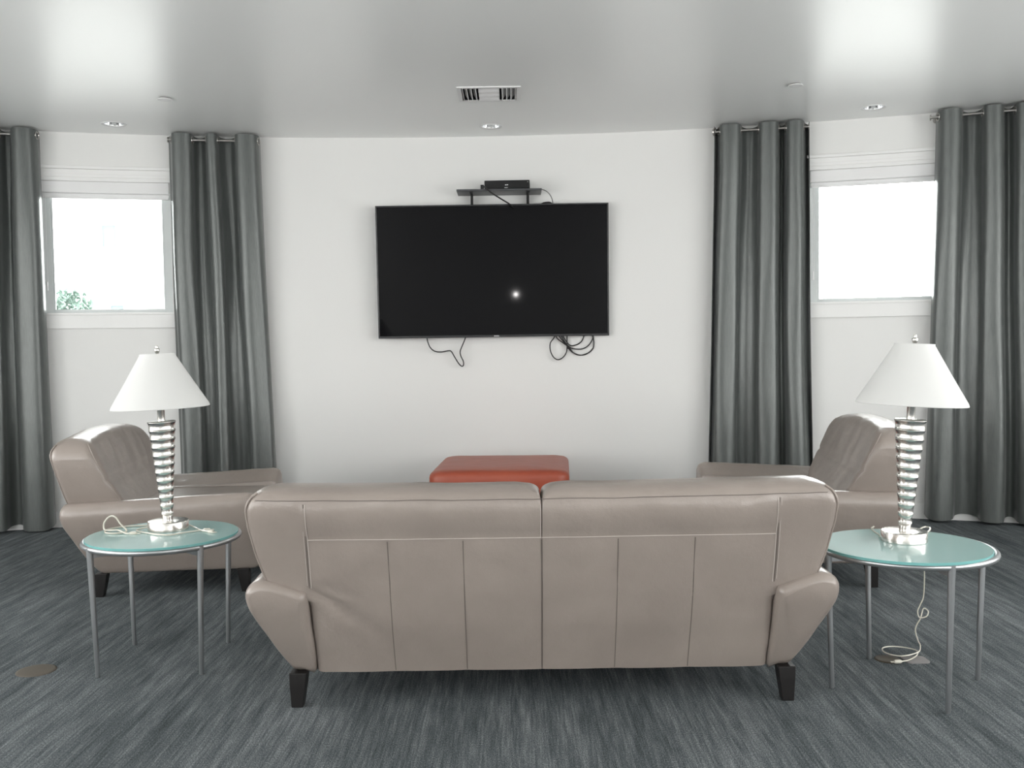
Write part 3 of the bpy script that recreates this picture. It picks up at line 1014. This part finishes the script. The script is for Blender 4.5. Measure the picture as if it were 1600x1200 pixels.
def plug(mb, p, d):
    """two-pin plug body at the end of a cord"""
    p, d = Vector(p), Vector(d).normalized()
    mb.tube([p, p + d * .006, p + d * .022, p + d * .028], lambda t: .004 + .004 * math.sin(math.pi * min(1, t * .7 + .15)), 10)
    sd = d.cross(Vector((0, 0, 1))).normalized() * .004
    for q in (-1, 1):
        mb.tube([p + d * .026 + sd * q, p + d * .042 + sd * q], .0016, 6)
def cord(parent, pts, r, mat_=M_clearcord, plug_dir=None, sm=8):
    inv = Matrix.Translation(parent.location).inverted()
    o = MB().tube(pts, r, 8, smooth=sm).xf(inv).build('cord', mat_, parent)
    if plug_dir:
        mb = MB(); plug(mb, pts[-1], plug_dir); mb.xf(inv).build('plug', mat_, o)
zc = ZG + .0036
cord(lamp_l, [(-1.462, 3.915, zc + .004), (-1.50, 3.935, zc), (-1.545, 3.93, zc), (-1.60, 3.915, zc), (-1.645, 3.86, zc), (-1.625, 3.79, zc), (-1.575, 3.775, zc), (-1.545, 3.80, zc + .004), (-1.575, 3.815, zc + .03), (-1.598, 3.825, zc + .055), (-1.622, 3.83, zc + .058), (-1.645, 3.83, zc + .035), (-1.645, 3.825, zc + .008),
              (-1.62, 3.805, zc + .007), (-1.58, 3.80, zc + .008), (-1.54, 3.775, zc), (-1.52, 3.77, zc)], .0034, plug_dir=(1, -.1, 0))
cord(lamp_l, [(-1.475, 3.885, zc + .006), (-1.52, 3.84, zc), (-1.47, 3.785, zc), (-1.40, 3.745, zc), (-1.35, 3.725, zc), (-1.31, 3.765, zc), (-1.27, 3.80, zc), (-1.245, 3.815, zc)], .0030, plug_dir=(1, .25, 0))
cord(lamp_l, [(-1.33, 3.90, zc + .007), (-1.29, 3.865, zc), (-1.25, 3.81, zc), (-1.215, 3.785, zc)], .0030, plug_dir=(1, -.5, 0))
cord(lamp_r, [(1.335, 3.475, zc + .006), (1.355, 3.54, zc), (1.36, 3.60, zc), (1.372, 3.66, zc), (1.392, 3.686, zc), (1.398, 3.712, zc - .008), (1.402, 3.724, ZG - .06), (1.44, 3.72, ZG - .11), (1.53, 3.72, .385), (1.59, 3.72, .375), (1.602, 3.72, .33), (1.600, 3.72, .232), (1.587, 3.72, .195), (1.577, 3.72, .169), (1.583, 3.715, .146), (1.608, 3.712, .151), (1.618, 3.72, .169), (1.603, 3.728, .177), (1.588, 3.72, .141),
              (1.575, 3.72, .119), (1.568, 3.72, .093), (1.578, 3.72, .055), (1.590, 3.725, .029), (1.565, 3.69, .016), (1.488, 3.655, .014), (1.445, 3.70, .012), (1.452, 3.755, .012), (1.49, 3.778, .012), (1.540, 3.765, .012), (1.575, 3.725, .012), (1.552, 3.668, .012), (1.50, 3.615, .012), (1.465, 3.60, .012)], .0026, plug_dir=(-1, -.1, 0))
cord(lamp_r, [(1.475, 3.490, zc + .006), (1.50, 3.54, zc), (1.535, 3.605, zc + .004), (1.570, 3.640, zc + .006), (1.583, 3.625, zc + .004), (1.560, 3.585, zc), (1.53, 3.55, zc)], .0032)

# floor boxes set in the carpet
fb = thing('floor_outlet', 'oval tan floor outlet cover on open carpet near the frame edge', 'floor outlet', (-1.86, 3.672, 0), math.radians(2))
MB().lathe([(.0, .004), (.062, .004), (.072, .002), (.074, 0)], n=36, cap=False).xf(Matrix.Scale(1.0, 4)).build('cover', M_tan, fb)
fb2 = thing('floor_outlet', 'dark brass floor outlet with grey flap under the coiled cord', 'floor outlet', (1.435, 3.66, 0))
MB().lathe([(.0, .005), (.040, .005), (.046, .003), (.048, 0)], n=32, cap=False).build('cover', M_brass, fb2)
mb = MB(); mb.rings([[Vector((x, y, z)) for x, y in rrect(.056 + i_, .148 - i_, -.055 + i_, .025 - i_, .02, 2, 2)] for z, i_ in ((0, 0), (.004, 0), (.005, .002))]); mb.build('flap', M_greyplate, fb2)

# ------------------------------------------------------------------ television, shelf, box, cables
tilt, yaw = math.radians(2.64), math.radians(0.12)
tv = thing('television', 'large black flat television mounted on the curved white wall', 'television', (-.126, 6.92, 1.758))
tv.rotation_euler = (tilt, 0, -yaw)
TW, THh = .8325, .4735
mb = MB(); mb.rings([[(x, y, z) for x, z in ((-TW, -THh), (TW, -THh), (TW, THh), (-TW, THh))] for y in (.004, .038)]); mb.build('housing', M_black, tv, smooth=False, bevel=.003)
mb = MB(); b_ = .010
mb.box((-TW, -.006, THh - b_), (TW, .008, THh)); mb.box((-TW, -.006, -THh), (TW, .008, -THh + .017))
mb.box((-TW, -.006, -THh + .017), (-TW + b_, .008, THh - b_)); mb.box((TW - b_, -.006, -THh + .017), (TW, .008, THh - b_))
mb.build('bezel', mat('tv_bezel_gloss', (.02, .02, .022), .22), tv, smooth=False, bevel=.0012)
MB().box((-TW + b_, -.002, -THh + .017), (TW - b_, .004, THh - b_)).build('screen', M_screen, tv, smooth=False)
mb = MB()
for k in range(7):
    x = .002 + k * .0052
    mb.box((x, -.0068, -THh + .006), (x + .0038, -.0058, -THh + .0115))
mb.build('lettering', M_logo, tv, smooth=False)
mb = MB(); mb.box((-.32, .036, -.2), (.32, .062, .2)); mb.box((-.25, .04, -.15), (.25, .075, .15)); mb.build('wall_mount', M_blackmetal, tv, smooth=False)

sc_ = lambda p, f: Vector((p[0] * f, p[1] * f, CAM_H + (p[2] - CAM_H) * f))
f1 = 6.99 / 6.96
o = MB().tube([sc_(p, f1) for p in [(-.615, 6.965, 1.33), (-.611, 6.96, 1.286), (-.603, 6.96, 1.249), (-.585, 6.96, 1.212), (-.553, 6.96, 1.188), (-.507, 6.96, 1.183), (-.46, 6.96, 1.191), (-.437, 6.96, 1.186), (-.415, 6.96, 1.149), (-.387, 6.96, 1.102), (-.365, 6.96, 1.079), (-.351, 6.96, 1.083), (-.35, 6.96, 1.111), (-.368, 6.96, 1.153), (-.372, 6.96, 1.186), (-.358, 6.96, 1.222), (-.333, 6.96, 1.282), (-.325, 6.965, 1.33)]], .0042, 8, smooth=6).build('cable', M_cable)
tag(o, 'single black cable drooping in a kinked loop below the television', 'cable')
strands = [
 [(.315, 6.96, 1.32), (.311, 6.96, 1.278), (.282, 6.96, 1.236), (.282, 6.96, 1.181), (.304, 6.96, 1.134), (.337, 6.96, 1.115), (.374, 6.96, 1.133), (.398, 6.96, 1.17), (.403, 6.96, 1.216), (.403, 6.96, 1.272), (.403, 6.96, 1.32)],
 [(.31, 6.955, 1.32), (.329, 6.955, 1.273), (.375, 6.955, 1.235), (.412, 6.955, 1.207), (.448, 6.955, 1.164), (.494, 6.955, 1.145), (.55, 6.955, 1.158), (.588, 6.955, 1.19), (.597, 6.955, 1.232), (.593, 6.955, 1.273), (.59, 6.955, 1.32)],
 [(.335, 6.965, 1.32), (.353, 6.965, 1.277), (.394, 6.965, 1.225), (.44, 6.965, 1.169), (.504, 6.965, 1.145), (.56, 6.965, 1.163), (.598, 6.965, 1.209), (.603, 6.965, 1.259), (.599, 6.965, 1.278), (.597, 6.965, 1.32)],
 [(.35, 6.95, 1.32), (.366, 6.95, 1.277), (.411, 6.95, 1.211), (.457, 6.95, 1.192), (.513, 6.95, 1.191), (.56, 6.95, 1.218), (.588, 6.95, 1.264), (.588, 6.95, 1.278), (.585, 6.95, 1.32)],
 [(.36, 6.96, 1.32), (.376, 6.96, 1.281), (.421, 6.96, 1.22), (.468, 6.96, 1.22), (.505, 6.96, 1.242), (.524, 6.96, 1.279), (.53, 6.96, 1.32)]]
cb = thing('cable_bundle', 'looped bundle of black cables hanging below the television', 'cable', (.45, 6.985, 1.20))
inv = Matrix.Translation(cb.location).inverted()
for s_ in strands:
    MB().tube([sc_(p, 6.985 / 6.96) for p in s_], .0042, 8, smooth=6).xf(inv).build('strand', M_cable, cb)
MB().tube([(.408, 6.972, 1.207), (.428, 6.972, 1.193)], .011, 10).xf(inv).build('cable_tie', M_cable, cb)

sh = thing('wall_shelf', 'narrow charcoal shelf on the wall above the television', 'shelf', (-.07, 7.02, 2.318))
mb = MB(); mb.box((-.301, -.222, -.007), (.299, .0, .007)); mb.build('board', M_shelf, sh, smooth=False, bevel=.002)
for x in (-.201, .204):
    mb = MB()
    mb.box((x - .0095, -.012, -.22), (x + .0095, -.004, -.007))
    mb.box((x - .0095, -.17, -.013), (x + .0095, -.012, -.007))
    mb.add([(x - .003, -.012, -.10), (x + .003, -.012, -.10), (x + .003, -.012, -.013), (x - .003, -.012, -.013), (x - .003, -.14, -.013), (x + .003, -.14, -.013)],
           [(0, 1, 2, 3), (0, 4, 5, 1), (3, 2, 5, 4), (0, 3, 4), (1, 5, 2)])
    mb.build('bracket', M_blackmetal, sh, smooth=False, bevel=.001)
bx = thing('cable_box', 'small black set top box sitting on the shelf', 'set top box', (-.012, 6.92, 2.325), math.radians(-2))
mb = MB(); mb.box((-.160, -.09, .005), (.160, .085, .064)); mb.build('body', M_black, bx, smooth=False, bevel=.003)
mb = MB(); mb.box((-.158, -.092, .008), (.158, -.089, .060)); mb.build('front_panel', mat('gloss_black_panel', (.006, .006, .007), .15), bx, smooth=False, bevel=.001)
for fx in (-.13, .13):
    for fy in (-.07, .065):
        MB().lathe([(0, 0), (.010, 0), (.010, .006), (0, .006)], (fx, fy, 0), 12).build('foot', M_black, bx)
mb = MB()
mb.box((-.014, -.0935, .028), (-.004, -.0915, .033)); mb.box((-.002, -.0935, .029), (.008, -.0915, .034)); mb.box((-.018, -.0935, .010), (.006, -.0915, .0125))
mb.build('lettering', M_logo, bx, smooth=False)
MB().lathe([(0, 0), (.0022, 0), (.0022, .002), (0, .002)], n=10).xf(Matrix.Translation((.147, -.0915, .050)) @ Matrix.Rotation(math.radians(90), 4, 'X')).build('indicator', M_logo, bx)
cc = thing('video_cable', 'thick black cable running from shelf end of box down behind television', 'cable', (-.19, 6.79, 2.34))
inv = Matrix.Translation(cc.location).inverted()
MB().tube([(-.186, 6.86, 2.345), (-.184, 6.80, 2.346), (-.175, 6.785, 2.338), (-.116, 6.785, 2.290), (-.058, 6.80, 2.254), (-.004, 6.84, 2.226), (.032, 6.90, 2.20), (.05, 6.95, 2.16)], .0052, 8, smooth=6).xf(inv).build('wire', M_cable, cc)
MB().box((-.202, 6.82, 2.3255), (-.178, 6.862, 2.358)).xf(inv).build('connector', M_black, cc, smooth=False, bevel=.002)
o = MB().tube([(.15, 6.96, 2.335), (.20, 6.93, 2.332), (.228, 6.88, 2.329), (.26, 6.87, 2.316), (.288, 6.87, 2.290), (.306, 6.88, 2.252), (.311, 6.93, 2.21), (.312, 6.965, 2.16)], .0028, 8, smooth=6).build('cable', M_greycable)
tag(o, 'thin grey cable arching from shelf end down behind the television', 'cable')
o = MB().tube([(.20, 6.965, 2.19), (.235, 6.965, 2.235), (.27, 6.965, 2.245), (.30, 6.965, 2.238), (.325, 6.965, 2.19)], .009, 8, smooth=6).build('cable', M_cable)
tag(o, 'hump of black cable peeking over the top edge of the television', 'cable')

# wall outlet behind the right lamp
ow = thing('wall_outlet', 'white wall outlet plate between nickel lamp column and curtain', 'outlet', W(3.235, 0, .46), -3.235 / R)
mb = MB(); mb.box((-.036, -.006, -.058), (.036, 0, .058)); mb.build('plate', M_white, ow, smooth=False, bevel=.002)
for z in (-.022, .022):
    mb = MB(); mb.box((-.017, -.0085, z - .015), (.017, -.006, z + .015)); sk = mb.build('socket', M_white, ow, smooth=False, bevel=.002)
    mb = MB(); mb.box((-.008, -.0090, z - .005), (-.005, -.0084, z + .006)); mb.box((.005, -.0090, z - .005), (.008, -.0084, z + .006)); mb.build('slot', M_dark, sk, smooth=False)
